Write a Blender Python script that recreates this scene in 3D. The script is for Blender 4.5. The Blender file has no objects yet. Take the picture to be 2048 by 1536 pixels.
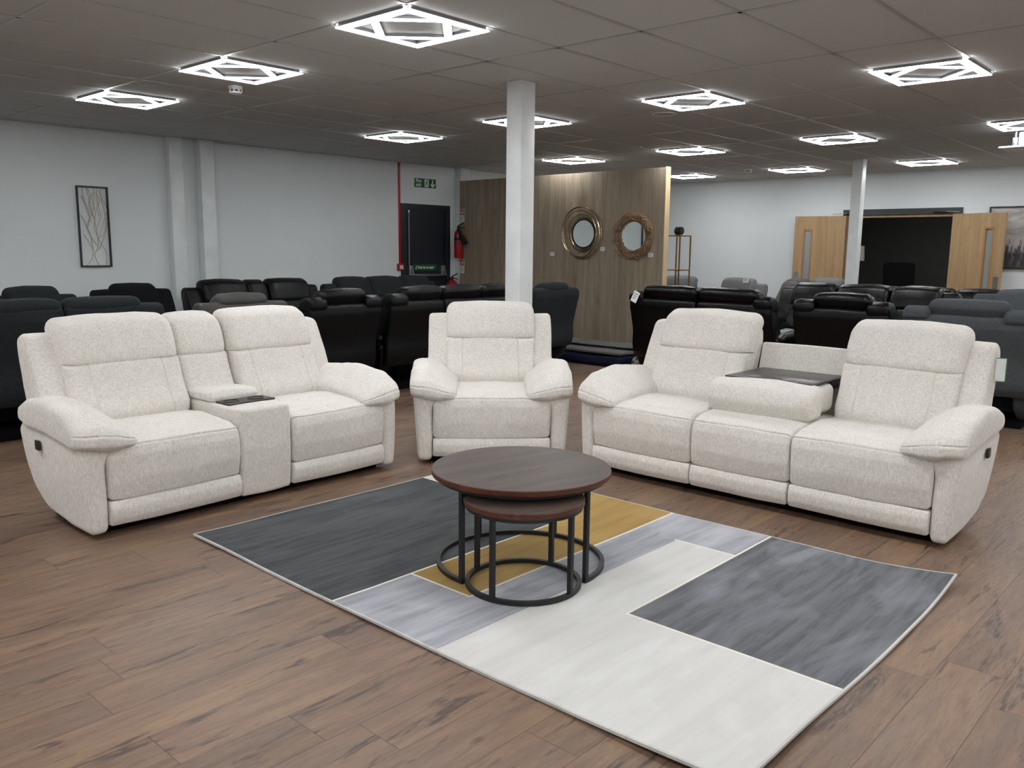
import bpy, bmesh, math, random
from math import sin, cos, pi, radians, sqrt
from mathutils import Vector, Matrix, noise
random.seed(7)
SC = bpy.context.scene
COL = SC.collection

# ------------------------------------------------------------------ camera
CEIL = 2.616
cam_d = bpy.data.cameras.new('camera')
cam = bpy.data.objects.new('camera', cam_d); COL.objects.link(cam)
cam_d.sensor_width = 36.0
cam_d.lens = 1693.9 / 2048 * 36.0
cam_d.clip_end = 100
yaw, pitch, roll = radians(132.2757), radians(-8.9898), radians(0.59825)
fw = Vector((cos(yaw) * cos(pitch), sin(yaw) * cos(pitch), sin(pitch)))
ri = Vector((sin(yaw), -cos(yaw), 0)); up = ri.cross(fw)
r2 = ri * cos(roll) + up * sin(roll); u2 = up * cos(roll) - ri * sin(roll)
cam.matrix_world = Matrix(((r2.x, u2.x, -fw.x, 4.0333), (r2.y, u2.y, -fw.y, -2.9608), (r2.z, u2.z, -fw.z, 1.40), (0, 0, 0, 1)))
SC.camera = cam

# ------------------------------------------------------------------ world and exposure
W = bpy.data.worlds.new('world'); SC.world = W; W.use_nodes = True
W.node_tree.nodes['Background'].inputs[0].default_value = (0.9, 0.95, 1, 1)
W.node_tree.nodes['Background'].inputs[1].default_value = 0.3
SC.view_settings.view_transform = 'Standard'
SC.view_settings.look = 'None'
SC.view_settings.gamma = 1.0
SC.view_settings.use_curve_mapping = False
SC.view_settings.exposure = 0.0
LAMP = 32.0      # strength of every ceiling light diffuser
SC.cycles.max_bounces = 8
SC.cycles.diffuse_bounces = 5
SC.cycles.sample_clamp_indirect = 4.0
SC.cycles.use_denoising = True

# ------------------------------------------------------------------ node helpers
def lin(c):
    return tuple(((v / 255) / 12.92 if v / 255 <= 0.04045 else ((v / 255 + 0.055) / 1.055) ** 2.4) for v in c) + (1,)

class NT:
    def __init__(s, name):
        s.m = bpy.data.materials.new(name); s.m.use_nodes = True
        s.t = s.m.node_tree; s.b = s.t.nodes['Principled BSDF']
    def n(s, t, **k):
        nd = s.t.nodes.new(t)
        for a, v in k.items(): setattr(nd, a, v)
        return nd
    def l(s, a, b): s.t.links.new(a, b)
    def setv(s, sock, v):
        if hasattr(v, 'is_output') or hasattr(v, 'links') and not isinstance(v, (tuple, list, float, int)): s.l(v, sock)
        else: sock.default_value = v
    def math(s, op, a, b=0.0, c=None, clamp=False):
        nd = s.n('ShaderNodeMath', operation=op, use_clamp=clamp)
        s.setv(nd.inputs[0], a); s.setv(nd.inputs[1], b)
        if c is not None: s.setv(nd.inputs[2], c)
        return nd.outputs[0]
    def mix(s, f, a, b, mode='MIX'):
        nd = s.n('ShaderNodeMix', data_type='RGBA', blend_type=mode)
        s.setv(nd.inputs[0], f); s.setv(nd.inputs[6], a); s.setv(nd.inputs[7], b)
        return nd.outputs[2]
    def coord(s, kind='Object', scale=(1, 1, 1), loc=(0, 0, 0), rot=(0, 0, 0)):
        tc = s.n('ShaderNodeTexCoord'); mp = s.n('ShaderNodeMapping')
        s.l(tc.outputs[kind], mp.inputs[0])
        mp.inputs[1].default_value = loc; mp.inputs[2].default_value = rot; mp.inputs[3].default_value = scale
        return mp.outputs[0]
    def noise(s, vec, scale=5, detail=2, rough=0.5, dist=0.0):
        nd = s.n('ShaderNodeTexNoise')
        s.l(vec, nd.inputs['Vector']); nd.inputs['Scale'].default_value = scale
        nd.inputs['Detail'].default_value = detail; nd.inputs['Roughness'].default_value = rough
        nd.inputs['Distortion'].default_value = dist
        return nd.outputs['Fac']
    def ramp(s, f, lo, hi, a=0.0, b=1.0):
        nd = s.n('ShaderNodeMapRange'); nd.clamp = True
        s.setv(nd.inputs[0], f)
        for i, v in enumerate((lo, hi, a, b)): s.setv(nd.inputs[i + 1], v)
        return nd.outputs[0]
    def bump(s, h, strength=0.3, dist=0.01):
        nd = s.n('ShaderNodeBump'); nd.inputs['Strength'].default_value = strength
        nd.inputs['Distance'].default_value = dist; s.l(h, nd.inputs['Height'])
        s.l(nd.outputs[0], s.b.inputs['Normal'])
    def base(s, v): s.setv(s.b.inputs['Base Color'], v)
    def rough(s, v): s.setv(s.b.inputs['Roughness'], v)
    def metal(s, v): s.b.inputs['Metallic'].default_value = v
    def spec(s, v): s.b.inputs['Specular IOR Level'].default_value = v

def plain(name, col, rough=0.5, metal=0.0, spec=0.5, var=0.06, vscale=6):
    t = NT(name)
    v = t.noise(t.coord(), vscale, 3)
    f = t.ramp(v, 0.3, 0.7, 1 - var, 1 + var)
    t.base(t.mix(1.0, lin(col), f, 'MULTIPLY'))
    t.rough(rough); t.metal(metal); t.spec(spec)
    return t.m

def fabric(name, light, dark, sheen=0.15, slub=1.0, rough=0.95):
    t = NT(name)
    a = t.noise(t.coord(scale=(1, .5, .14)), 300, 3, .65)
    b = t.noise(t.coord(scale=(.16, .5, 1)), 380, 3, .65)
    c = t.noise(t.coord(), 14, 3, .6)
    w = t.math('ADD', t.math('MULTIPLY', a, .58), t.math('MULTIPLY', b, .42))
    w2 = t.math('ADD', w, t.math('MULTIPLY', t.math('SUBTRACT', c, .5), .10))
    f = t.ramp(w2, .5 - .15 / slub, .5 + .10 / slub)
    t.base(t.mix(f, lin(dark), lin(light)))
    t.rough(rough); t.spec(.2)
    t.b.inputs['Sheen Weight'].default_value = sheen; t.b.inputs['Sheen Roughness'].default_value = .5
    t.bump(t.math('ADD', w, t.math('MULTIPLY', t.noise(t.coord(), 28, 3), .5)), .35, .006)
    return t.m

def leather(name, col, rough=.38):
    t = NT(name)
    v = t.noise(t.coord(), 9, 3); t.base(t.mix(1.0, lin(col), t.ramp(v, .3, .7, .85, 1.15), 'MULTIPLY'))
    t.rough(t.ramp(t.noise(t.coord(), 20, 2), .3, .7, rough - .06, rough + .1)); t.spec(.26)
    h = t.math('ADD', t.math('MULTIPLY', t.noise(t.coord(), 260, 2), .3), t.math('MULTIPLY', t.noise(t.coord(scale=(1, 1, .5)), 14, 2, .5, .6), 3.0))
    t.bump(h, .07, .008)
    return t.m

CREAM = fabric('cream_woven_fabric', (240, 235, 228), (196, 191, 185), slub=.95)
CHAR = fabric('charcoal_fabric', (42, 46, 48), (26, 29, 31), .03)
BLACKF = fabric('black_fabric', (17, 18, 21), (10, 11, 13), .02)
SLATE = fabric('slate_blue_fabric', (80, 84, 88), (56, 60, 64), .05)
GREYF = fabric('grey_fabric', (118, 119, 119), (90, 92, 92), .08)
TAUPE = fabric('taupe_fabric', (112, 110, 105), (86, 84, 80), .08)
BLKL = leather('black_leather', (3, 3, 4), .33)
BLKM = leather('matt_black_leather', (4, 5, 7), .46)
TAUPL = leather('taupe_leather', (70, 70, 68), .5)
BLACKM = plain('black_powder_metal', (22, 23, 25), .5, 0.0)
PLINTH = plain('black_plinth', (5, 5, 6), .9, spec=.2)
DKPLAST = plain('dark_plastic', (38, 30, 28), .35)
WHITE = plain('white_plastic', (225, 227, 226), .45)
REDM = plain('red_enamel', (170, 16, 22), .35)
GREEN = plain('green_sign_board', (10, 92, 52), .5, var=.02)
SIGNW = plain('white_print', (232, 235, 232), .6, var=.01)
SIGNR = plain('red_print', (175, 22, 28), .6, var=.01)
PRINTG = plain('grey_print', (110, 112, 112), .7, var=.01)
STEEL = plain('brushed_steel', (150, 152, 154), .35, .9)
GOLD = plain('brass_metal', (190, 150, 86), .3, 1.0)
DBRONZE = plain('bronze_metal', (206, 184, 148), .2, 1.0)
NAVY = plain('navy_rug_pile', (20, 24, 44), .95, spec=.1)
RUGGREY = fabric('grey_rug_pile', (112, 112, 110), (88, 88, 86), .05)

def mirror_mat():
    t = NT('mirror_glass'); t.base((.86, .9, .89, 1)); t.metal(1); t.rough(.02); return t.m
MIRROR = mirror_mat()

def glass_mat():
    t = NT('wired_glass'); t.base(lin((170, 175, 175))); t.rough(.25)
    t.b.inputs['Transmission Weight'].default_value = .35
    return t.m
GLASS = glass_mat()

def emit_mat(name, col, st):
    t = NT(name); t.base((.9, .9, .9, 1)); t.rough(.5)
    t.b.inputs['Emission Color'].default_value = col; t.b.inputs['Emission Strength'].default_value = st
    return t.m
LED = emit_mat('led_diffuser', (.965, .985, 1.0, 1), LAMP)

def wood(name, c1, c2, c3, axis='Z', scale=1.0, rough=.5, contrast=1.0):
    t = NT(name)
    st = {'X': (.06, 1, 1), 'Y': (1, .06, 1), 'Z': (1, 1, .06)}[axis]
    a = t.noise(t.coord(scale=st), 14 * scale, 5, .62, .8)
    b = t.noise(t.coord(scale=tuple(v if v < 1 else 1.0 for v in st)), 75 * scale, 4, .6, .4)
    c = t.noise(t.coord(scale=tuple(.35 if v < 1 else 1.0 for v in st)), 5 * scale, 3, .5, 1.5)
    f = t.ramp(a, .36, .64)
    col = t.mix(f, lin(c1), lin(c2))
    col = t.mix(t.math('MULTIPLY', t.ramp(b, .5, .75), .55 * contrast), col, lin(c3))
    col = t.mix(t.math('MULTIPLY', t.ramp(c, .62, .75), .5 * contrast), col, lin(c3))
    t.base(col); t.rough(rough); t.spec(.35); t.bump(b, .12, .002)
    return t.m
OAKP = wood('grey_oak_panel', (160, 146, 127), (136, 122, 104), (108, 95, 79), 'Z', .9, .6)
OAKD = wood('light_oak_veneer', (172, 144, 109), (157, 127, 92), (134, 105, 73), 'Z', .9, .45)
EDGEW = wood('pale_oak_edge', (214, 190, 152), (196, 168, 128), (160, 130, 95), 'Z', 1.2, .5)
WALN = wood('dark_walnut_top', (66, 54, 47), (86, 72, 63), (42, 32, 28), 'X', .8, .42)
WALNE = wood('walnut_edge', (98, 58, 42), (78, 44, 33), (52, 28, 20), 'X', .8, .45)
DRIFT = wood('driftwood', (160, 134, 104), (122, 97, 72), (74, 56, 42), 'X', 2, .7)

def floor_mat():
    t = NT('brown_oak_laminate')
    tc = t.n('ShaderNodeTexCoord'); sp = t.n('ShaderNodeSeparateXYZ'); t.l(tc.outputs['Object'], sp.inputs[0])
    X, Y = sp.outputs[0], sp.outputs[1]
    pw, pl = .193, 1.285
    u = t.math('DIVIDE', t.math('SUBTRACT', X, 1.555), pw)
    row = t.math('FLOOR', u); fu = t.math('SUBTRACT', u, row)
    wn = t.n('ShaderNodeTexWhiteNoise', noise_dimensions='1D'); t.l(row, wn.inputs['W'])
    v = t.math('ADD', t.math('DIVIDE', t.math('ADD', Y, 1.8), pl), t.math('MULTIPLY', wn.outputs['Value'], 1.0))
    ix = t.math('FLOOR', v); fv = t.math('SUBTRACT', v, ix)
    cb = t.n('ShaderNodeCombineXYZ'); t.l(row, cb.inputs[0]); t.l(ix, cb.inputs[1])
    wn2 = t.n('ShaderNodeTexWhiteNoise', noise_dimensions='2D'); t.l(cb.outputs[0], wn2.inputs['Vector'])
    rnd = wn2.outputs['Value']
    # grain coordinate, shifted per plank
    cg = t.n('ShaderNodeCombineXYZ')
    t.l(t.math('ADD', X, t.math('MULTIPLY', rnd, 31.0)), cg.inputs[0]); t.l(t.math('MULTIPLY', t.math('ADD', Y, t.math('MULTIPLY', rnd, 17.0)), .1), cg.inputs[1])
    g1 = t.noise(cg.outputs[0], 26, 5, .6, 1.0)
    g2 = t.noise(cg.outputs[0], 120, 4, .6, .3)
    cg2 = t.n('ShaderNodeCombineXYZ')
    t.l(t.math('ADD', X, t.math('MULTIPLY', rnd, 13.0)), cg2.inputs[0]); t.l(t.math('MULTIPLY', t.math('ADD', Y, t.math('MULTIPLY', rnd, 5.0)), .15), cg2.inputs[1])
    k = t.noise(cg2.outputs[0], 15, 4, .55, .9)
    kk = t.noise(cg2.outputs[0], 48, 3, .6, 1.0)
    hue = t.noise(cg2.outputs[0], 7, 3, .5, .6)
    col = t.mix(t.ramp(g1, .34, .66), lin((112, 90, 75)), lin((136, 110, 91)))
    col = t.mix(t.math('MULTIPLY', t.ramp(hue, .52, .66), .55), col, lin((147, 119, 91)))
    col = t.mix(t.math('MULTIPLY', t.ramp(hue, .48, .34), .6), col, lin((116, 99, 86)))
    col = t.mix(t.math('MULTIPLY', t.ramp(g2, .5, .72), .3), col, lin((92, 72, 59)))
    pores = t.noise(cg.outputs[0], 330, 3, .7, .2)
    col = t.mix(t.math('MULTIPLY', t.ramp(pores, .56, .66), .4), col, lin((84, 66, 55)))
    dk = t.math('MULTIPLY', t.ramp(k, .565, .64), t.ramp(kk, .40, .56))
    col = t.mix(t.math('MULTIPLY', dk, .85), col, lin((68, 57, 52)))
    col = t.mix(1.0, col, t.ramp(rnd, 0, 1, .88, 1.1), 'MULTIPLY')
    # joints
    eu = t.math('MULTIPLY', t.math('MINIMUM', fu, t.math('SUBTRACT', 1.0, fu)), pw)
    ev = t.math('MULTIPLY', t.math('MINIMUM', fv, t.math('SUBTRACT', 1.0, fv)), pl)
    e = t.math('MINIMUM', eu, ev)
    gap = t.ramp(e, .0006, .0022, 1, 0)
    col = t.mix(t.math('MULTIPLY', gap, .65), col, lin((52, 40, 32)))
    t.base(col); t.spec(.4)
    t.rough(t.ramp(g2, .3, .7, .36, .5))
    t.bump(t.math('SUBTRACT', t.math('MULTIPLY', g2, .25), gap), .2, .002)
    return t.m
FLOORM = floor_mat()

def wall_mat(name, col=(224, 229, 230)):
    t = NT(name)
    a = t.noise(t.coord(), 1.2, 4, .6); b = t.noise(t.coord(), 160, 2)
    t.base(t.mix(1.0, lin(col), t.ramp(a, .3, .7, .96, 1.02), 'MULTIPLY')); t.rough(.75); t.spec(.25)
    t.bump(b, .05, .002); return t.m
WALLM = wall_mat('white_wall_paint')
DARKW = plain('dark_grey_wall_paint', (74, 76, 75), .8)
TRIMW = plain('white_gloss_paint', (224, 228, 228), .4)

def ceil_mat():
    t = NT('mineral_ceiling_tile')
    a = t.noise(t.coord(), 220, 3, .7)
    t.base(t.mix(t.ramp(a, .3, .7), lin((184, 185, 184)), lin((198, 198, 197)))); t.rough(.9); t.spec(.15)
    t.bump(a, .15, .002); return t.m
CEILM = ceil_mat()
GRIDM = plain('ceiling_grid_paint', (166, 167, 167), .3)

# ------------------------------------------------------------------ mesh helpers
def obj(name, bm, mat, parent=None, smooth=True, angle=38):
    me = bpy.data.meshes.new(name)
    bmesh.ops.recalc_face_normals(bm, faces=bm.faces[:])
    cl = bm.faces.layers.int.get('cap')
    flags = [not (cl and f[cl]) for f in bm.faces]
    bm.to_mesh(me); bm.free()
    mats = mat if isinstance(mat, (list, tuple)) else [mat]
    for m in mats: me.materials.append(m)
    if smooth:
        me.polygons.foreach_set('use_smooth', flags)
        me.set_sharp_from_angle(angle=radians(angle))
    o = bpy.data.objects.new(name, me); COL.objects.link(o)
    if parent: o.parent = parent
    return o

def tag(o, label, cat, group=None):
    o['label'] = label; o['category'] = cat
    if group: o['group'] = group
    return o

def thing(name, label, cat, loc=(0, 0, 0), rotz=0, group=None):
    o = bpy.data.objects.new(name, None); COL.objects.link(o)
    o.empty_display_size = .1
    o.location = loc; o.rotation_euler = (0, 0, rotz)
    return tag(o, label, cat, group)

def struct(name, bm, mat, parent=None, smooth=False):
    o = obj(name, bm, mat, parent, smooth)
    if parent is None: o['kind'] = 'structure'
    return o

def BM(): return bmesh.new()

def box(bm, x0, x1, y0, y1, z0, z1, bev=0.0, seg=2, mat=0):
    vs = [bm.verts.new((x, y, z)) for x in (x0, x1) for y in (y0, y1) for z in (z0, z1)]
    F = [(0, 1, 3, 2), (4, 6, 7, 5), (0, 4, 5, 1), (2, 3, 7, 6), (0, 2, 6, 4), (1, 5, 7, 3)]
    fs = [bm.faces.new([vs[i] for i in f]) for f in F]
    for f in fs: f.material_index = mat
    if bev > 0:
        es = list({e for f in fs for e in f.edges})
        bmesh.ops.bevel(bm, geom=es, offset=bev, segments=seg, affect='EDGES', profile=.5)
    return vs

def bar(bm, p, q, w, h, up=(0, 0, 1)):
    p, q = Vector(p), Vector(q); d = (q - p).normalized(); s = d.cross(Vector(up)).normalized(); t = s.cross(d)
    vs = []
    for c in (p, q):
        for a, b in ((-1, -1), (1, -1), (1, 1), (-1, 1)): vs.append(bm.verts.new(c + s * a * w / 2 + t * b * h / 2))
    for f in ((3, 2, 1, 0), (4, 5, 6, 7), (0, 1, 5, 4), (1, 2, 6, 5), (2, 3, 7, 6), (3, 0, 4, 7)):
        bm.faces.new([vs[i] for i in f])

def tube(bm, pts, r, seg=8, closed=False, rs=None):
    pts = [Vector(p) for p in pts]; n = len(pts); rings = []; prev = None
    for i, p in enumerate(pts):
        if closed: d = pts[(i + 1) % n] - pts[i - 1]
        else: d = pts[min(i + 1, n - 1)] - pts[max(i - 1, 0)]
        d.normalize()
        if prev is None:
            a = d.cross(Vector((0, 0, 1)))
            if a.length < .1: a = d.cross(Vector((1, 0, 0)))
        else:
            a = prev - d * prev.dot(d)
        a.normalize(); prev = a; b = d.cross(a)
        rr = rs[i] if rs else r
        rings.append([bm.verts.new(p + (a * cos(2 * pi * k / seg) + b * sin(2 * pi * k / seg)) * rr) for k in range(seg)])
    m = n if closed else n - 1
    for i in range(m):
        A, B = rings[i], rings[(i + 1) % n]
        for k in range(seg): bm.faces.new((A[k], A[(k + 1) % seg], B[(k + 1) % seg], B[k]))
    if not closed:
        bm.faces.new(rings[0][::-1]); bm.faces.new(rings[-1])

def lathe(bm, prof, seg=32, c=(0, 0, 0), ax='z'):
    rings = []
    def pt(r, z, a):
        v = {'z': (r * cos(a), r * sin(a), z), 'y': (r * cos(a), z, r * sin(a)), 'x': (z, r * cos(a), r * sin(a))}[ax]
        return Vector(c) + Vector(v)
    for r, z in prof:
        if r < 1e-6: rings.append([bm.verts.new(pt(0, z, 0))])
        else: rings.append([bm.verts.new(pt(r, z, 2 * pi * k / seg)) for k in range(seg)])
    for A, B in zip(rings, rings[1:]):
        if len(A) == 1 and len(B) == 1: continue
        for k in range(seg):
            k2 = (k + 1) % seg
            if len(A) == 1: bm.faces.new((A[0], B[k], B[k2]))
            elif len(B) == 1: bm.faces.new((A[k], A[k2], B[0]))
            else: bm.faces.new((A[k], A[k2], B[k2], B[k]))

def rpoly(pts, seg=5, maxlen=.06):
    """closed outline of (a, b, radius) corners -> rounded points"""
    n = len(pts); out = []
    P = [Vector((p[0], p[1])) for p in pts]
    for i in range(n):
        r = pts[i][2] if len(pts[i]) > 2 else 0
        p, a, b = P[i], P[i - 1], P[(i + 1) % n]
        if r <= 0: out.append(p); continue
        d1, d2 = (a - p), (b - p); l1, l2 = d1.length, d2.length; d1 /= l1; d2 /= l2
        ang = d1.angle(d2)
        if ang > pi - .02: out.append(p); continue
        tl = min(r / math.tan(ang / 2), l1 * .48, l2 * .48)
        q1, q2 = p + d1 * tl, p + d2 * tl
        k = max(2, min(seg, int(seg * (pi - ang) / 1.5) + 2))
        for j in range(k + 1):
            t = j / k
            out.append(q1 * (1 - t) ** 2 + p * 2 * t * (1 - t) + q2 * t * t)
    res = []
    for i, p in enumerate(out):
        q = out[(i + 1) % len(out)]; L = (q - p).length
        if L < 1e-5: continue
        m = max(1, int(math.ceil(L / maxlen)))
        for j in range(m): res.append(p.lerp(q, j / m))
    return res

def pillow(bm, prof, u0, u1, r, crown=.006, grooves=(), step=.08, nz=.004, fn=None, mid=None, nseg=5, maxlen=.06, freq=5.0, zmask=None):
    """upholstered block: side outline (y, z) carried across the width with soft ends"""
    pts = rpoly(prof, maxlen=maxlen); n = len(pts)
    ar = sum(pts[i].x * pts[(i + 1) % n].y - pts[(i + 1) % n].x * pts[i].y for i in range(n))
    if ar < 0: pts.reverse()
    nor = []
    for i in range(n):
        d = pts[(i + 1) % n] - pts[i - 1]; d = Vector((d.y, -d.x))
        nor.append(d.normalized() if d.length > 1e-9 else Vector((0, 0)))
    ymin, ymax = min(p.x for p in pts), max(p.x for p in pts); yc = (ymin + ymax) / 2
    st = []
    for k in range(nseg + 1):
        a = pi / 2 * k / nseg
        st.append((u0 + r * (1 - sin(a)), (cos(a))))
    st = st[::-1]
    st = [(u0 + r * (1 - sin(pi / 2 * k / nseg)), 1 - cos(pi / 2 * k / nseg)) for k in range(nseg + 1)]
    # k=0 -> u0+r, depth 0 ; k=nseg -> u0, depth 1
    left = st[::-1]
    right = [(u0 + u1 - u, d) for u, d in st]
    a, b = u0 + r, u1 - r
    m = max(1, int((b - a) / step)); mids = [(a + (b - a) * i / m, 0) for i in range(1, m)]
    for g in grooves: mids += [(g - .006, 0), (g, -1), (g + .006, 0)]
    mids.sort()
    stations = left + mids + right
    seed = random.random() * 100
    cen = sum(pts, Vector((0, 0))) / n
    sxx = sum((p.x - cen.x) ** 2 for p in pts); syy = sum((p.y - cen.y) ** 2 for p in pts); sxy = sum((p.x - cen.x) * (p.y - cen.y) for p in pts)
    th = .5 * math.atan2(2 * sxy, sxx - syy); e1 = Vector((cos(th), sin(th))); e2 = Vector((-sin(th), cos(th)))
    q1 = [(p - cen).dot(e1) for p in pts]; q2 = [(p - cen).dot(e2) for p in pts]
    m1, m2 = (max(q1) + min(q1)) / 2, (max(q2) + min(q2)) / 2
    h1, h2 = (max(q1) - min(q1)) / 2, (max(q2) - min(q2)) / 2
    r1, r2_ = min(r / h1, .62), min(r / h2, .62)
    ins = [-(e1 * (a - m1) * r1 + e2 * (b - m2) * r2_) for a, b in zip(q1, q2)]
    rings = []; uc, hw = (u0 + u1) / 2, (u1 - u0) / 2
    for u, dpt in stations:
        s = (u - uc) / hw; cr = crown * (1 - s * s)
        ring = []
        for p, nn, iv in zip(pts, nor, ins):
            if dpt < 0: y, z = p.x + nn.x * (cr - .005), p.y + nn.y * (cr - .005)
            elif mid is not None and dpt > 0:
                sc = sqrt(max(0, 1 - dpt * dpt)) * .52 + .48
                zm = mid(p.x); y = yc + (p.x - yc) * (1 - dpt * r * .75 / ((ymax - ymin) / 2)); z = zm + (p.y - zm) * sc
            else: zm_ = zmask(p.y) if zmask else 1.0; y, z = p.x + nn.x * cr + iv.x * dpt, p.y + nn.y * cr + iv.y * dpt * zm_
            v = Vector((u, y, z))
            if nz:
                q = v * freq + Vector((seed, seed * 2, seed * 3))
                v += noise.noise_vector(q) * nz + noise.noise_vector(q * 3.1) * nz * .35
            if fn: v = Vector(fn(v.x, v.y, v.z))
            ring.append(bm.verts.new(v))
        rings.append(ring)
    for A, B in zip(rings, rings[1:]):
        for k in range(n): bm.faces.new((A[k], A[(k + 1) % n], B[(k + 1) % n], B[k]))
    cl = bm.faces.layers.int.get('cap') or bm.faces.layers.int.new('cap')
    for R in (rings[0], rings[-1]):
        bm.faces.new(R)[cl] = 1

def text_mesh(name, txt, size, mat, parent, loc, rot, depth=.0006, bold=False, align='LEFT', sx=1.0):
    c = bpy.data.curves.new(name, 'FONT'); c.body = txt; c.size = size; c.extrude = depth; c.align_x = align
    if bold: c.offset = size * .018
    tmp = bpy.data.objects.new(name, c); COL.objects.link(tmp)
    dg = bpy.context.evaluated_depsgraph_get()
    me = bpy.data.meshes.new_from_object(tmp.evaluated_get(dg))
    bpy.data.objects.remove(tmp); bpy.data.curves.remove(c)
    me.materials.clear(); me.materials.append(mat); me.name = name
    o = bpy.data.objects.new(name, me); COL.objects.link(o); o.parent = parent
    o.location = loc; o.rotation_euler = rot; o.scale = (sx, 1, 1)
    return o

def flat_poly(bm, pts, y0, y1):
    """extruded outline in the x-z plane, front at y0"""
    A = [bm.verts.new((x, y0, z)) for x, z in pts]; B = [bm.verts.new((x, y1, z)) for x, z in pts]
    bm.faces.new(A); bm.faces.new(B[::-1]); n = len(A)
    for k in range(n): bm.faces.new((A[k], B[k], B[(k + 1) % n], A[(k + 1) % n]))

# ------------------------------------------------------------------ room shell
XL, XR, YF, YB = -5.53, 8.4, -7.6, 10.6
bm = BM(); box(bm, XL - .3, XR + .2, YF - .2, 15.2, -.1, 0); struct('floor', bm, FLOORM)
bm = BM(); box(bm, XL - .3, XR + .2, YF - .2, YB + .25, CEIL, CEIL + .1); struct('ceiling', bm, CEILM)
bm = BM()                                        # T-bars of the suspended ceiling
for i in range(-9, 15):
    x = i * .6
    if XL < x < XR: box(bm, x - .011, x + .011, YF, YB, CEIL - .004, CEIL + .002)
for j in range(-12, 18):
    if j % 2 == 0 or j in (1, 5, 11, 15, -5, -9):
        y = j * .6
        if j % 2 == 0: box(bm, XL, XR, y - .011, y + .011, CEIL - .004, CEIL + .002)
        else:
            for i in range(-6, 13, 3): box(bm, i * .6, i * .6 + .6, y - .011, y + .011, CEIL - .004, CEIL + .002)
struct('trim_1', bm, GRIDM)
bm = BM()                                        # left wall, opening for the fire door
box(bm, XL - .2, XL, YF, 5.13, 0, CEIL); box(bm, XL - .2, XL, 5.13, 6.10, 2.05, CEIL); box(bm, XL - .2, XL, 6.10, YB, 0, CEIL)
struct('wall_left', bm, WALLM)
bm = BM()                                        # back wall, opening for the double doors
box(bm, XL - .2, -1.22, YB, YB + .2, 0, CEIL); box(bm, -1.22, .36, YB, YB + .2, 2.06, CEIL); box(bm, .36, XR, YB, YB + .2, 0, CEIL)
struct('wall_back', bm, WALLM)
bm = BM(); box(bm, XR, XR + .2, YF, YB, 0, CEIL); struct('wall_right', bm, WALLM)
bm = BM(); box(bm, XL - .2, XR + .2, YF - .2, YF, 0, CEIL); struct('wall_front', bm, WALLM)
bm = BM()                                        # dark room beyond the double doors
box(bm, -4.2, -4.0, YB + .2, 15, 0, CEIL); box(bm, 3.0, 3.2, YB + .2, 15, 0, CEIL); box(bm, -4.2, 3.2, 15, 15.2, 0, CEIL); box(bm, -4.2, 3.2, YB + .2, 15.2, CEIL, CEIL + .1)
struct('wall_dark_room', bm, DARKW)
bm = BM()
for a, b in ((YF, 5.1), (6.42, YB)): box(bm, XL, XL + .016, a, b, 0, .1, .004)
struct('baseboard_left', bm, TRIMW)
bm = BM()
for a, b in ((XL, -1.3), (.44, XR)): box(bm, a, b, YB - .016, YB, 0, .1, .004)
struct('baseboard_back', bm, TRIMW)

# pilasters on the left wall and free columns
def column(label, x0, x1, y0, y1, name='column', cat='column', h=CEIL):
    bm = BM(); box(bm, x0, x1, y0, y1, 0, h, .006, 2)
    o = obj(name, bm, TRIMW); tag(o, label, cat); return o
column('white boxed pilaster on the left wall, nearest the branch wall art', XL, XL + .12, 1.67, 1.83, 'pilaster', 'pilaster')
column('white boxed pilaster on the left wall, second from the branch wall art', XL, XL + .14, 2.03, 2.20, 'pilaster', 'pilaster')
column('white pilaster in the corner by the fire exit door and wood partition', XL, XL + .13, 6.22, 6.42, 'pilaster', 'pilaster')
column('white square column standing directly behind the cream armchair', -.36, -.21, 1.78, 1.93)
column('white square column in front of the oak double doors', -.345, -.215, 8.42, 8.56)

# ------------------------------------------------------------------ ceiling lights
def light_proto():
    t = thing('ceiling_light', '', 'ceiling light', (0, 0, CEIL))
    bm = BM(); s = .272; w = .055  # bar width enlarged to stand in for bloom around the lit bars
    def segs(): return [((-s, -s), (s, -s)), ((s, -s), (s, s)), ((s, s), (-s, s)), ((-s, s), (-s, -s)), ((0, -s), (s, 0)), ((s, 0), (0, s)), ((0, s), (-s, 0)), ((-s, 0), (0, -s))]
    for k, ((ax, ay), (bx, by)) in enumerate(segs()):
        bar(bm, (ax, ay, -.0095), (bx, by, -.0095), w + .004 if k < 4 else w * .84, .017)
    obj('housing', bm, STEEL, t, False)
    bm = BM()
    for k, ((ax, ay), (bx, by)) in enumerate(segs()):
        e = w / 2 if k < 4 else 0
        d = Vector((bx - ax, by - ay, 0)).normalized() * e
        z = -.0197 if k < 4 else -.0194
        bar(bm, (ax - d.x, ay - d.y, z), (bx + d.x, by + d.y, z), w if k < 4 else w * .8, .0048 if k < 4 else .003)
    obj('diffuser', bm, LED, t, False)
    return t
LPROTO = light_proto()
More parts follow.
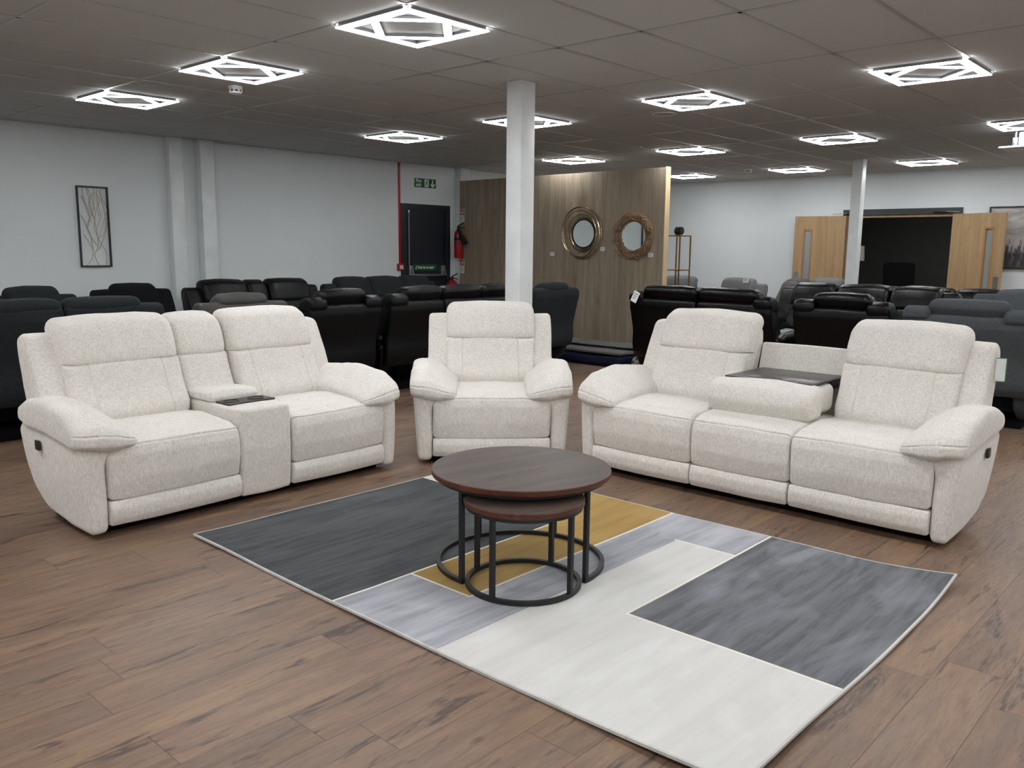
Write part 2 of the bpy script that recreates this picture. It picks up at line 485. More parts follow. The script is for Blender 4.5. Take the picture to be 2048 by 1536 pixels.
LIGHTS = {
 (0, 0): 'largest diamond-pattern LED ceiling light, top of the photo left of the column',
 (-3, 0): 'diamond-pattern LED ceiling light just behind the nearer smoke detector on the left',
 (-6, 0): 'leftmost diamond-pattern LED ceiling light, above the branch wall art',
 (3, 5): 'large diamond-pattern LED ceiling light at the upper right of the photo',
 (0, 5): 'diamond-pattern LED ceiling light beside the round ceiling speaker',
 (-3, 5): 'diamond-pattern LED ceiling light partly hidden behind the white column',
 (-6, 5): 'diamond-pattern LED ceiling light in front of the red fire alarm conduit',
 (3, 10): 'diamond-pattern LED ceiling light cut off by the right edge, above the projector',
 (0, 10): 'diamond-pattern LED ceiling light above the white column before the oak doors',
 (-3, 10): 'diamond-pattern LED ceiling light above the wood partition right end',
 (-6, 10): 'diamond-pattern LED ceiling light over the partition just right of the near column',
 (3, 15): 'farthest right diamond-pattern LED ceiling light, over the right oak door',
 (0, 15): 'diamond-pattern LED ceiling light over the left oak door, beside the far smoke detector',
 (-3, 15): 'diamond-pattern LED ceiling light half hidden by the partition top right corner',
}
def dup(root, loc, rotz=None, label=None, group=None):
    r = root.copy(); COL.objects.link(r); r.location = loc
    if rotz is not None: r.rotation_euler = (0, 0, rotz)
    if label: r['label'] = label
    if group: r['group'] = group
    for ch in root.children:
        c = ch.copy(); COL.objects.link(c); c.parent = r
        for g in ch.children:
            d = g.copy(); COL.objects.link(d); d.parent = c
    return r
first = True
LPROTO['group'] = 'diamond-pattern LED ceiling lights'
for b in (-10, -5, 0, 5, 10, 15):
    for a in (-6, -3, 0, 3, 6, 9, 12):
        loc = (a * .6 + .3, b * .6 + .3, CEIL)
        lab = LIGHTS.get((a, b), 'diamond-pattern LED ceiling light out of sight, outside the photo or behind the partition')
        if first: LPROTO.location = loc; LPROTO['label'] = lab; first = False
        else: dup(LPROTO, loc, None, lab)

# ------------------------------------------------------------------ small ceiling things
def smoke(x, y, label):
    t = thing('smoke_detector', label, 'smoke detector', (x, y, CEIL))
    bm = BM(); lathe(bm, [(0, 0), (.052, 0), (.054, -.012), (.05, -.02), (.05, -.028)], 28); lathe(bm, [(.05, -.042), (.046, -.052), (.03, -.058), (0, -.058)], 28)
    for k in range(8):
        a = 2 * pi * k / 8; bar(bm, (.046 * cos(a), .046 * sin(a), -.028), (.046 * cos(a), .046 * sin(a), -.043), .012, .008, (cos(a), sin(a), 0))
    obj('housing', bm, WHITE, t)
    bm = BM(); lathe(bm, [(.042, -.026), (.042, -.044)], 24); obj('sensor_grille', bm, BLACKM, t)
smoke(-2.10, .60, 'white round smoke detector under the left ceiling lights')
smoke(-2.05, 8.87, 'white round smoke detector on the far ceiling right of the partition')
t = thing('ceiling_speaker', 'round flush ceiling speaker beside a light panel, right of the column', 'speaker', (-.25, 3.73, CEIL))
bm = BM(); lathe(bm, [(.10, 0), (.115, -.006), (.105, -.011), (.098, -.006)], 36); obj('rim', bm, WHITE, t)
bm = BM(); lathe(bm, [(.099, -.005), (.06, -.008), (0, -.009)], 36); obj('grille', bm, CEILM, t)
t = thing('projector', 'white projector hanging from the ceiling at the right edge', 'projector', (2.05, 6.75, CEIL))
bm = BM(); box(bm, -.27, .27, -.2, .2, -.185, -.168, .006); obj('tray', bm, WHITE, t)
bm = BM(); box(bm, -.12, .2, -.12, .12, -.167, -.03, .015); obj('body', bm, PRINTG, t)
bm = BM(); box(bm, -.19, -.14, -.03, .03, -.168, -.07, .006); tube(bm, [(-.165, 0, -.07), (-.165, 0, 0)], .02, 10); obj('mount', bm, STEEL, t)

# ------------------------------------------------------------------ recliner family
def recliner(name, label, cat, loc, rot, mat, seats, arm=.115, H=1.0, wing=.925, group=None, hi=False, button=False, tag_uv=None, headr=.065, frame_mat=None, plinth=True, wings=False, inset=.07):
    """seats: list of (kind, width); u across, y back from the front, z up"""
    T = thing(name, label, cat, loc, rot, group)
    k = H / 1.0
    st = .05 if hi else .11; ml = .035 if hi else .07; nz = .005 if hi else .006; ns = 6 if hi else 4
    total = 2 * arm + sum(w for _, w in seats)
    fm = frame_mat or mat
    # arms
    for side in (0, 1):
        bm = BM()
        prof = [(.0, .034, .03), (.22, .036, .06), (.50, .07, .12), (.635, .16, .12), (.70, .30, .15), (.72, .47, .05), (.66, .53, .05), (.10, .50, .06), (.0, .46, .05), (-.006, .25, .12)]
        def f(x, y, z, side=side):
            q = max(0, min(1, (z - .36) / .13)); q = q * q * (3 - 2 * q)
            x += .085 * q * max(0, x / arm) + .032 * max(0, 1 - z / .46) * max(0, 1 - x / arm)
            return (x, y, z) if side == 0 else (total - x, y, z)
        pillow(bm, prof, 0, arm, .032, .008, (), .03, nz * .6, f, nseg=ns, maxlen=ml)
        A = obj('arm', bm, mat, T)
        bm = BM()
        pp = [(-.035, .462, .02), (.30, .494, .1), (.64, .508, .04), (.735, .530, .035), (.72, .590, .04), (.60, .638, .08), (.36, .664, .16), (.10, .630, .14), (-.025, .566, .05), (-.050, .535, .012), (-.045, .528, 0), (-.056, .520, .012), (-.056, .482, .02)]
        def g(x, y, z, side=side):
            s = (x + .02) / .30
            zr = max(0, min(1, (z - .47) / .18))
            z -= .030 * s + .16 * zr * max(0, s - .3) ** 1.6
            z -= .010 * max(0, .25 - s) * 4
            return (x, y, z) if side == 0 else (total - x, y, z)
        pillow(bm, pp, -.020, .285, .11, .012, (), st, nz * 1.2, g, mid=lambda y: .525 + .03 * y, nseg=ns + 2, maxlen=ml)
        obj('arm_pad', bm, mat, A)
        if button:
            bm = BM()
            x = -.006 if side == 0 else total + .006
            box(bm, x - .006, x + .006, .435, .485, .385, .435, .003)
            P = obj('control_panel', bm, DKPLAST, A); P['label'] = 'dark recliner button panel'
    u = arm
    for i, (kind, w) in enumerate(seats):
        u0, u1 = u, u + w; u = u1
        e = .004
        if kind in ('seat', 'table'):
            bm = BM()
            prof = [(.62, .30, .02), (.62, .462, .03), (.34, .486, .2), (.07, .468, .06), (-.004, .445, .012), (-.000, .438, 0), (-.010, .431, .006), (-.022, .39, .04), (-.024, .28, .12), (-.006, .183, .014), (.10, .178, .01)]
            pillow(bm, prof, u0 + .002, u1 - .002, .026, .010, (), st, nz, nseg=ns, maxlen=ml)
            obj('seat_cushion', bm, mat, T)
            bm = BM()
            prof = [(.12, .055, .01), (.12, .177, .01), (-.008, .177, .012), (-.022, .14, .05), (-.020, .09, .05), (-.004, .056, .014)]
            pillow(bm, prof, u0 + .003, u1 - .003, .012, .004, (), st, nz * .5, nseg=ns, maxlen=ml)
            obj('footrest', bm, mat, T)
        else:                                                     # console box with lid and cup plate
            bm = BM()
            pillow(bm, [(.62, .045, .02), (.62, .53, .02), (.0, .53, .025), (-.012, .3, .12), (.006, .045, .02)], u0 + e, u1 - e, .018, .005, (), st, nz * .6, nseg=ns, maxlen=ml)
            c = obj('console', bm, mat, T)
            bm = BM()
            pillow(bm, [(.60, .534, .01), (.60, .582, .02), (.32, .590, .025), (.295, .56, .02), (.30, .534, .008)], u0 + .006, u1 - .006, .03, .006, (), st, nz * .6, nseg=ns, maxlen=ml)
            obj('lid', bm, mat, c)
            bm = BM(); box(bm, u0 + .03, u1 + .002, .15, .285, .531, .543, .005)
            for cx in (u0 + .09, u1 - .085): lathe(bm, [(.046, .5432), (.046, .547), (.041, .547), (.041, .5435), (.0, .5434)], 28, (cx, .217, 0))
            p = obj('cup_holder_plate', bm, DKPLAST, c); p['label'] = 'dark brown cup holder plate'
        # backs
        first_s, last_s = i == 0, i == len(seats) - 1
        bk = lambda x, y, z: (x, y - .05 * min(1, max(0, (z - .38) / .15)), z * k)
        if kind == 'table':                                       # folded-down backrest with table top
            bm = BM()
            pillow(bm, [(.75, .40, .02), (.86, .832, .02), (.83, .834, .015), (.73, .42, .02)], u0 + .006, u1 - .006, .012, .002, (), st, nz * .4, nseg=3, maxlen=ml)
            obj('back_frame', bm, mat, T)
            bm = BM()
            pillow(bm, [(.56, .49, .05), (.585, .655, .03), (.33, .655, .02), (.32, .50, .05)], u0 + .0, u1 - .0, .05, .004, (), st, nz, nseg=ns, maxlen=ml)
            fb = obj('folded_back_cushion', bm, mat, T)
            bm = BM()
            pillow(bm, [(.34, .478, .03), (.36, .66, .02), (.265, .668, .02), (.18, .63, .07), (.165, .56, .06), (.20, .475, .05)], u0 - .022, u1 + .022, .05, .012, (), st, nz * 1.2, nseg=ns, maxlen=ml)
            obj('headrest', bm, mat, fb)
            bm = BM(); box(bm, u0 + .035, u1 - .035, .30, .82, .664, .677, .004)
            cm = (u0 + u1) / 2
            tt = obj('table_top', bm, TABLEM, T); tt['label'] = 'dark glossy drop-down table top'
            for cx in (cm - .12, cm + .10):
                bm = BM(); lathe(bm, [(.0, .6775), (.036, .6775), (.036, .680), (.042, .680), (.042, .677)], 28, (cx, .385, 0))
                obj('cup_holder', bm, STEEL, tt)
            for hx in (u0 + .036, u1 - .05):
                bm = BM(); box(bm, hx, hx + .014, .60, .82, .615, .66, .004); obj('hinge_bracket', bm, BLACKM, T)
        else:
            con = kind == 'console'
            dy = .035 if con else 0; dz = -.012 if con else 0
            ins_l = 0.004 if not first_s else .018; ins_r = .004 if not last_s else .018
            b0, b1 = u0 + ins_l, u1 - ins_r
            if not con:
                c0 = (.05 if wings else .075) if first_s else (.02 if seats[i - 1][0] == 'table' else .004)
                c1 = (.05 if wings else .075) if last_s else (-.015 if seats[i + 1][0] == 'table' else .004)
                b0, b1 = u0 + c0, u1 - c1
            gr = () if con else (b0 + .115, b1 - .115)
            bm = BM()
            pillow(bm, [(.67 + dy, .40, .03), (.80 + dy, .765, .03), (.67 + dy, .766, .02), (.637 + dy, .752, .025), (.580 + dy, .62, .2), (.505 + dy, .50, .12), (.505 + dy, .43, .04)], b0, b1, .045, .012, gr, st, nz, bk, nseg=ns, maxlen=ml, zmask=lambda q: max(0, min(1, (.75 - q) / .08)))
            obj('back_cushion', bm, mat, T)
            bm = BM()
            pillow(bm, [(.80 + dy, .766, .03), (.915 + dy, .955 + dz, .06), (.88 + dy, 1.0 + dz, .05), (.80 + dy, 1.004 + dz, .09), (.715 + dy, .972 + dz, .07), (.675 + dy, .89, .12), (.643 + dy, .80, .06), (.648 + dy, .768, .02)], b0 - .004, b1 + .004, headr, .014, (), st, nz * 1.1, bk, nseg=ns + 1, maxlen=ml, zmask=lambda q: max(0, min(1, (q - .785) / .08)))
            obj('headrest', bm, mat, T)
            # shell behind, with the side wings
            w0 = inset if first_s else u0 + .003; w1 = total - inset if last_s else u1 - .003
            bm = BM()
            ty = (wing if not wings else .885) - (.02 if con else 0)
            pillow(bm, [(.74, .26, .05), (.78, .32, .05), (.92, .83 * ty / .925, .08), (.915, ty - .02, .04), (.87, ty, .04), (.79, ty - .005, .05), (.685, .72, .12), (.555, .44, .06), (.60, .28, .03)], w0, w1, .03, .004, (), st, nz, bk, nseg=ns, maxlen=ml)
            obj('back_frame', bm, fm, T)
            if wings:
                for q0, q1, ok in ((w0 - .004, b0 + .03, first_s), (b1 - .03, w1 + .004, last_s)):
                    if not ok: continue
                    bm = BM()
                    pillow(bm, [(.87, .80, .03), (.932, .86, .03), (.93, .915, .04), (.87, .945, .05), (.76, .93, .06), (.70, .80, .04)], q0, q1, .03, .012, (), st, nz * 1.3, bk, nseg=ns, maxlen=ml)
                    obj('wing', bm, mat, T)
    if plinth:
        bm = BM(); box(bm, .10, total - .10, .10, .58, 0.0, .062, .005); obj('base', bm, PLINTH, T)
    return T

def table_mat():
    t = NT('dark_table_laminate'); t.base(t.mix(t.noise(t.coord(scale=(1, .1, 1)), 60, 3), lin((48, 44, 43)), lin((62, 58, 56)))); t.rough(.3); return t.m
TABLEM = table_mat()

S = 'seat'; CN = 'console'; TB = 'table'
LOVE = recliner('loveseat', 'cream fabric two-seat recliner loveseat with centre console, on the left', 'sofa', (-.045, -1.475, 0), radians(90) + radians(1.7), CREAM, [(S, .715), (CN, .33), (S, .68)], .125, 1.012, hi=True, button=True)
ARMC = recliner('armchair', 'cream fabric recliner armchair between the two cream sofas', 'armchair', (-.085, .612, 0), radians(45), CREAM, [(S, .775)], .127, 1.015, hi=True, button=True)
THREE = recliner('sofa', 'cream fabric three-seat recliner sofa with fold-down centre table, on the right', 'sofa', (.75, 1.30, 0), 0, CREAM, [(S, .705), (TB, .60), (S, .715)], .115, 1.015, hi=True, button=True)
bm = BM(); box(bm, 0, .004, -.024, .024, -.06, .06, .001, 1)
o = obj('swing_tag', bm, [WHITE]); o.location = (2.957, 2.06, .80); o.rotation_euler = (0, 0, radians(-62)); tag(o, 'white swing tag with green edge hanging off the cream three-seater wing', 'tag')
bm = BM(); box(bm, -.002, -.0002, -.022, .03, -.064, .064, 0); e = obj('tag_border', bm, plain('green_card', (30, 130, 60), .6), o); e['label'] = 'green back of the tag'

BG = [
 ('sofa', 'charcoal fabric three-seat sofa with its back to the cream loveseat', (-3.25, .12, 0), -90, CHAR, [(S, .64)] * 3, .12, 1.015, .955),
 ('armchair', 'taupe leather armchair with flat-topped headrest just behind the cream loveseat', (-3.1, 1.13, 0), -90, TAUPL, [(S, .60)], .13, 1.02, .94),
 ('armchair', 'black leather recliner seen from behind, between cream loveseat and cream armchair', (-3.05, 2.09, 0), -90, BLKM, [(S, .58)], .13, 1.03, 'w'),
 ('sofa', 'black leather three-seat sofa seen from behind, left of the cream armchair', (-3.05, 4.14, 0), -90, BLKM, [(S, .56)] * 3, .15, 1.03, 'w'),
 ('armchair', 'charcoal fabric recliner seen from behind, right of the near white column', (-3.05, 5.09, 0), -90, CHAR, [(S, .60)], .13, 1.02, .955),
 ('armchair', 'charcoal fabric armchair against the left wall, below the branch wall art, leftmost', (-4.05, -.50, 0), 90, CHAR, [(S, .62)], .13, 1.0, .93),
 ('armchair', 'black fabric recliner against the left wall, right of the branch wall art', (-4.05, .48, 0), 90, BLACKF, [(S, .60)], .13, 1.01, .95),
 ('sofa', 'black two-seat recliner with console against the left wall below the twin pilasters', (-4.05, 1.44, 0), 90, BLKM, [(S, .62), (CN, .27), (S, .62)], .12, 1.03, .93),
 ('sofa', 'charcoal three-seat sofa against the left wall beside the fire exit door', (-4.05, 3.25, 0), 90, CHAR, [(S, .56)] * 3, .12, 1.03, .93),
 ('sofa', 'black leather two-seat recliner seen from behind with a white card on its corner', (.48, 5.45, 0), 180, BLKL, [(S, .70), (S, .70)], .13, 1.04, 'w'),
 ('armchair', 'black leather recliner seen from behind, between the cream sofa backs', (1.56, 5.45, 0), 180, BLKL, [(S, .62)], .15, 1.04, 'w'),
 ('sofa', 'black leather three-seat sofa facing the viewer behind the black recliner', (-.64, 6.36, 0), 0, BLKL, [(S, .61)] * 3, .13, 1.035, .95),
 ('armchair', 'slate blue fabric recliner seen from behind, behind the cream sofa right end', (2.65, 5.4, 0), 180, SLATE, [(S, .70)], .16, 1.03, 'w'),
 ('sofa', 'slate blue fabric sofa facing the viewer at the right edge', (1.56, 6.2, 0), 0, SLATE, [(S, .62), (S, .62)], .17, 1.04, .96),
 ('sofa', 'black leather sofa farther back, in front of the right oak door', (-.36, 7.9, 0), 0, BLKL, [(S, .60)] * 3, .13, .975, .93),
 ('sofa', 'grey fabric sofa with a white label, near the back wall behind the partition end', (-3.78, 8.42, 0), 0, GREYF, [(S, .62), (TB, .50), (S, .62)], .12, 1.0, .93),
 ('armchair', 'taupe fabric recliner turned sideways left of the black leather three-seater', (-1.5, 8.3, 0), -90, TAUPE, [(S, .62)], .14, 1.06, .98),
 ('armchair', 'grey fabric armchair in front of the left oak door', (-1.5, 8.95, 0), 0, GREYF, [(S, .60)], .12, 1.02, .94),
]
for nm, lab, loc, rot, m, seats, arm, H, wing in BG:
    recliner(nm, lab, 'sofa' if nm == 'sofa' else 'armchair', loc, radians(rot), m, seats, arm, H, .93 if wing == 'w' else wing, wings=wing == 'w', inset=.03)

# cards left on the sofas
def card(label, loc, rot, w, h, name='price_card'):
    bm = BM(); box(bm, -w / 2, w / 2, -.002, .002, -h / 2, h / 2, .0008, 1); o = obj(name, bm, SIGNW); o.location = loc; o.rotation_euler = rot
    tag(o, label, 'card')
    bm = BM()
    for k in range(3): box(bm, -w * .3, w * .3 - k * .1 * w, -.0026, -.0019, h * (.22 - .2 * k), h * (.29 - .2 * k))
    obj('print', bm, PRINTG, o)
    return o
card('white card lying on the corner of the black leather two-seater', (-1.06, 4.566, .925), (radians(-4), radians(24), 0), .075, .12)
card('white square label on the grey sofa headrest near the back wall', (-2.09, 9.05, .985), (radians(-10), 0, 0), .09, .085)

# ------------------------------------------------------------------ rug
def rug():
    X0, X1, Y0, Y1 = .22, 3.13, -1.075, .89
    LN = .011
    def strip(name, c1, c2, c3, sc=1.0, fine=.5, hi=None):
        t = NT(name)
        a = t.noise(t.coord(scale=(1, .07, 1)), 26 * sc, 4, .6, .3); b = t.noise(t.coord(scale=(1, .1, 1)), 130, 4, .75)
        c = t.noise(t.coord(scale=(1, .35, 1)), 5, 3, .55, .6)
        col = t.mix(t.ramp(a, .40, .62), lin(c1), lin(c2))
        col = t.mix(t.math('MULTIPLY', t.ramp(c, .5, .72), .75), col, lin(c3))
        col = t.mix(t.math('MULTIPLY', t.ramp(b, .48, .62), fine), col, lin(c2))
        t.base(col); t.rough(.95); t.spec(.1); t.b.inputs['Sheen Weight'].default_value = .15
        t.bump(b, .3, .004); return t.m
    ML = [strip('rug_charcoal', (44, 47, 50), (66, 70, 73), (84, 87, 89), 1.2, .55),
          strip('rug_lavender_grey', (168, 169, 176), (144, 146, 152), (194, 194, 202), .8, .2),
          strip('rug_gold', (168, 136, 74), (156, 124, 64), (178, 147, 88), .6, .2),
          strip('rug_cream', (212, 211, 207), (204, 203, 199), (224, 224, 223), .5, .15),
          strip('rug_dark_grey', (82, 84, 88), (106, 108, 112), (142, 143, 152), 1.0, .4),
          strip('rug_white_line', (232, 229, 214), (226, 222, 208), (236, 233, 222), .5, .1),
          strip('rug_edge_binding', (204, 202, 196), (186, 185, 182), (216, 214, 208), .5, .2)]
    # block rectangles: (x0, x1, y0, y1, material)
    R = [(.22, 1.365, -1.075, .42, 0), (.22, .95, .42, .89, 3), (.95, 1.365, .42, .89, 2), (1.365, 1.725, -.66, .89, 2),
         (1.365, 1.96, -1.075, -.66, 1), (1.725, 1.96, -.66, .52, 1), (1.725, 2.28, .52, .89, 1),
         (1.96, 2.28, -.355, .52, 3), (1.96, 3.13, -1.075, -.355, 3), (2.28, 3.13, -.355, .89, 4)]
    lines = [(1.365, 1.365, -1.075, .42), (.22, 1.365, .42, .42), (1.365, 1.725, -.66, -.66), (1.725, 1.725, -.66, .89),
             (1.96, 2.28, .52, .52), (2.28, 2.28, -.355, .89), (2.28, 3.13, -.355, -.355), (.95, .95, .42, .89)]
    xs = {X0, X1, X0 + .009, X1 - .009}; ys = {Y0, Y1, Y0 + .009, Y1 - .009}
    for x in (.95, 1.365, 1.725, 1.96, 2.28): xs |= {x - LN / 2, x + LN / 2}
    for y in (-.66, -.355, .42, .52): ys |= {y - LN / 2, y + LN / 2}
    def fill(s):
        s = sorted(s); o = []
        for a, b in zip(s, s[1:]):
            n = max(1, int((b - a) / .05)); o += [a + (b - a) * i / n for i in range(n)]
        return o + [s[-1]]
    xs, ys = fill(xs), fill(ys)
    def mat(x, y):
        if x < X0 + .009 or x > X1 - .009 or y < Y0 + .009 or y > Y1 - .009: return 6
        for a, b, c, d in lines:
            if a - LN / 2 <= x <= b + LN / 2 and c - LN / 2 <= y <= d + LN / 2: return 5
        for a, b, c, d, m in R:
            if a <= x <= b and c <= y <= d: return m
        return 3
    def zz(x, y):
        z = .011 + .0015 * noise.noise(Vector((x * 3, y * 3, 0)))
        def lift(cx, cy, r, h):
            d = sqrt((x - cx) ** 2 + (y - cy) ** 2) / r
            return h * max(0, 1 - d) ** 2
        z += lift(X1, Y1, .5, .035) + lift(X1, Y0, .6, .03)
        ex = abs(x - X1)
        z += .008 * max(0, 1 - ex / .3) * (sin(y * 7) + 1) * .5
        z += .006 * max(0, 1 - abs(y - Y0) / .2) * (sin(x * 5) + 1) * .5
        return z
    def xy(x, y):
        return (x + .006 * sin(y * 4.3 + 1) * (1 if x > 2.9 or x < .4 else .3), y + .007 * sin(x * 3.1) * (1 if abs(y - Y0) < .1 or abs(y - Y1) < .1 else .3))
    bm = BM(); V = {}; B = {}
    nx, ny = len(xs), len(ys)
    for i, x in enumerate(xs):
        for j, y in enumerate(ys):
            a, b = xy(x, y); z = zz(x, y); V[i, j] = bm.verts.new((a, b, z))
    for i in range(nx - 1):
        for j in range(ny - 1):
            f = bm.faces.new((V[i, j], V[i + 1, j], V[i + 1, j + 1], V[i, j + 1])); f.material_index = mat((xs[i] + xs[i + 1]) / 2, (ys[j] + ys[j + 1]) / 2)
    edge = [(i, 0) for i in range(nx)] + [(nx - 1, j) for j in range(1, ny)] + [(i, ny - 1) for i in range(nx - 2, -1, -1)] + [(0, j) for j in range(ny - 2, 0, -1)]
    low = [bm.verts.new((V[k].co.x, V[k].co.y, V[k].co.z - .0095)) for k in edge]
    for k in range(len(edge)):
        a, b = edge[k], edge[(k + 1) % len(edge)]
        f = bm.faces.new((V[a], low[k], low[(k + 1) % len(edge)], V[b])); f.material_index = 6
    L = dict(zip(edge, low))
    for k in V:
        if k not in L: L[k] = bm.verts.new((V[k].co.x, V[k].co.y, V[k].co.z - .0095))
    for i in range(nx - 1):
        for j in range(ny - 1):
            bm.faces.new((L[i, j], L[i, j + 1], L[i + 1, j + 1], L[i + 1, j])).material_index = 6
    o = obj('rug', bm, ML, None, True, 50)
    tag(o, 'colour-block area rug in charcoal, gold, grey and cream on the floor', 'rug')
rug()

# ------------------------------------------------------------------ nest of coffee tables
def coffee(label, c, R, h, rr, legs, arc, rot):
    t = thing('coffee_table', label, 'coffee table', (c[0], c[1], .013))
    h -= .013
    bm = BM(); lathe(bm, [(R - .02, h - .024), (R, h - .024), (R + .001, h - .022), (R + .001, h - .003), (R - .002, h)], 96)
    e = obj('table_top_edge', bm, WALNE, t)
    bm = BM(); lathe(bm, [(R - .0018, h), (0, h + .0001)], 96); lathe(bm, [(0, h - .0238), (R - .02, h - .024)], 96)
    o = obj('table_top', bm, WALN, t); o.rotation_euler = (0, 0, rot)
    e.rotation_euler = (0, 0, rot)
    def ringpts(z, a0, a1, n=72): return [(rr * cos(radians(a0 + (a1 - a0) * i / n)), rr * sin(radians(a0 + (a1 - a0) * i / n)), z) for i in range(n + 1)]
    def band(bm, z0, z1, w, a0, a1, closed):
        n = 80; V = []
        m = n if closed else n + 1
        for i in range(m):
            a = radians(a0 + (a1 - a0) * i / n)
            V.append([bm.verts.new((r_ * cos(a), r_ * sin(a), z)) for r_, z in ((rr - w, z0), (rr, z0), (rr, z1), (rr - w, z1))])
        for i in range(n):
            A, Bq = V[i], V[(i + 1) % m]
            for k in range(4): bm.faces.new((A[k], A[(k + 1) % 4], Bq[(k + 1) % 4], Bq[k]))
        if not closed: bm.faces.new(V[0][::-1]); bm.faces.new(V[-1])
    a0, a1, closed = arc
    bm = BM(); band(bm, 0, .018, .018, a0, a1, closed); obj('base_ring', bm, BLACKM, t)
    bm = BM(); band(bm, h - .040, h - .0245, .018, 0, 360, True); obj('top_rim', bm, BLACKM, t)
    for a in legs:
        a = radians(a); x, y = (rr - .009) * cos(a), (rr - .009) * sin(a)
        bm = BM(); bar(bm, (x, y, 0.0), (x, y, h - .03), .019, .019, (cos(a), sin(a), 0)); obj('leg', bm, BLACKM, t, False)
coffee('large round walnut-topped coffee table with black metal frame on the rug', (1.603, -.22), .397, .45, .378, (-90, 0, 105, 165), (0, 270, False), radians(80))
coffee('small round walnut-topped table nested under the large coffee table', (1.785, -.405), .252, .391, .245, (-80, 5, 100, 190), (0, 360, True), radians(80))

# ------------------------------------------------------------------ wood partition with mirrors
PY = 6.18
bm = BM(); box(bm, -5.385, -1.765, PY, PY + .09, 0, 2.42, .002, 1)
part = obj('partition', bm, OAKP, None, False); tag(part, 'grey oak panelled partition wall holding two round mirrors', 'partition')
bm = BM(); box(bm, -1.765, -1.75, PY - .004, PY + .094, 0, 2.43, .003, 1); o = obj('end_post', bm, EDGEW, part); o['label'] = 'pale oak end edge'

def mirror(name, label, x, z):
    t = thing(name, label, 'mirror', (x, PY, z)); return t
t = mirror('ring_mirror', 'round mirror framed by looping bronze rings on the partition', -3.0, 1.625)
bm = BM(); lathe(bm, [(0, -.02), (.178, -.02), (.18, -.017)], 64, ax='y'); obj('mirror_glass', bm, MIRROR, t)
bm = BM(); lathe(bm, [(.176, -.022), (.197, -.022), (.2, -.012), (.197, 0), (.0, 0)], 64, ax='y'); obj('inner_frame', bm, plain('dark_bronze', (60, 50, 40), .35, .8), t)
def ell(bm, cx, cz, a, b, rot, y, r):
    pts = []
    for k in range(72):
        q = 2 * pi * k / 72; px, pz = a * cos(q), b * sin(q)
        pts.append((cx + px * cos(rot) - pz * sin(rot), y + .006 * sin(q * 2), cz + px * sin(rot) + pz * cos(rot)))
    tube(bm, pts, r, 8, True)
for cx, cz, a, b, rot, y in ((.01, .0, .212, .214, 0, -.035), (-.015, .01, .235, .245, .3, -.03), (-.055, -.0, .275, .31, .2, -.026), (-.035, .015, .335, .335, 0, -.022), (-.03, .01, .305, .35, .4, -.034)):
    bm = BM(); ell(bm, cx, cz, a, b, rot, y, .006); obj('ring', bm, DBRONZE, t)
t = mirror('driftwood_mirror', 'round mirror in a driftwood twig frame on the partition, right of the bronze one', -2.2, 1.59)
bm = BM(); lathe(bm, [(0, -.02), (.182, -.02), (.184, -.016)], 64, ax='y'); obj('mirror_glass', bm, MIRROR, t)
bm = BM(); lathe(bm, [(.18, -.021), (.19, -.035), (.25, -.04), (.29, -.02), (.29, 0), (0, 0)], 48, ax='y'); obj('backing_ring', bm, DRIFT, t)
bm = BM(); rnd = random.Random(3)
for k in range(230):
    a = rnd.uniform(0, 2 * pi); r = rnd.uniform(.196, .298); L = rnd.uniform(.03, .085); ta = a + pi / 2 + rnd.uniform(-.8, .8); y = -rnd.uniform(.03, .075)
    p = Vector((r * cos(a), y, r * sin(a))); d = Vector((cos(ta), rnd.uniform(-.15, .15), sin(ta))) * L / 2
    if (p - d).xz.length < .19 or (p + d).xz.length < .19: continue
    q = rnd.uniform(.004, .009); tube(bm, [p - d, p + d * .1 + Vector((0, -.004, 0)), p + d], q, 6, False, [q * .6, q, q * .7])
o = obj('twig_frame', bm, DRIFT, t)
for x, z, lab in ((-3.548, 1.351, 'small white price ticket on the partition left of the bronze ring mirror'), (-2.688, 1.425, 'small white price ticket on the partition between the two mirrors'), (-1.94, 1.356, 'small white price ticket on the partition below right of the driftwood mirror')):
    card(lab, (x, PY - .003, z), (0, 0, 0), .07, .05, 'price_ticket')

# ------------------------------------------------------------------ fire door and safety things on the left wall
# local frame: x along +Y of the room, front face toward the room (+X)
def on_left(o, y, z, off=0.0): o.location = (XL + off, y, z); o.rotation_euler = (0, 0, radians(90))
NAVYD = plain('dark_navy_paint', (26, 31, 40), .45, var=.03)
d = bpy.data.objects.new('door_1', None); COL.objects.link(d); d['kind'] = 'structure'; on_left(d, 5.615, 0)
bm = BM(); box(bm, -.485, -.41, -.02, .12, 0, 2.05, .003, 1); box(bm, .41, .485, -.02, .12, 0, 2.05, .003, 1); box(bm, -.41, .41, -.02, .12, 1.975, 2.05, .003, 1); obj('door_frame', bm, NAVYD, d, False)
bm = BM(); box(bm, -.408, .408, .01, .055, .01, 1.972, .002, 1); obj('door_leaf', bm, NAVYD, d, False)
bm = BM(); box(bm, -.36, -.28, -.05, .012, .99, 1.16, .008); box(bm, .28, .36, -.05, .012, .99, 1.16, .008); box(bm, -.36, .36, -.085, -.05, 1.0, 1.035, .008)
for s in (-1, 1): bar(bm, (s * .32, -.045, 1.12), (s * .32, -.075, 1.02), .05, .02, (1, 0, 0))
obj('push_bar', bm, STEEL, d)
bm = BM(); tube(bm, [(-.335, -.012, 1.14), (-.335, -.012, 1.92)], .008, 8); box(bm, -.352, -.318, -.02, .012, 1.90, 1.96, .004); obj('bolt_rod', bm, STEEL, d)
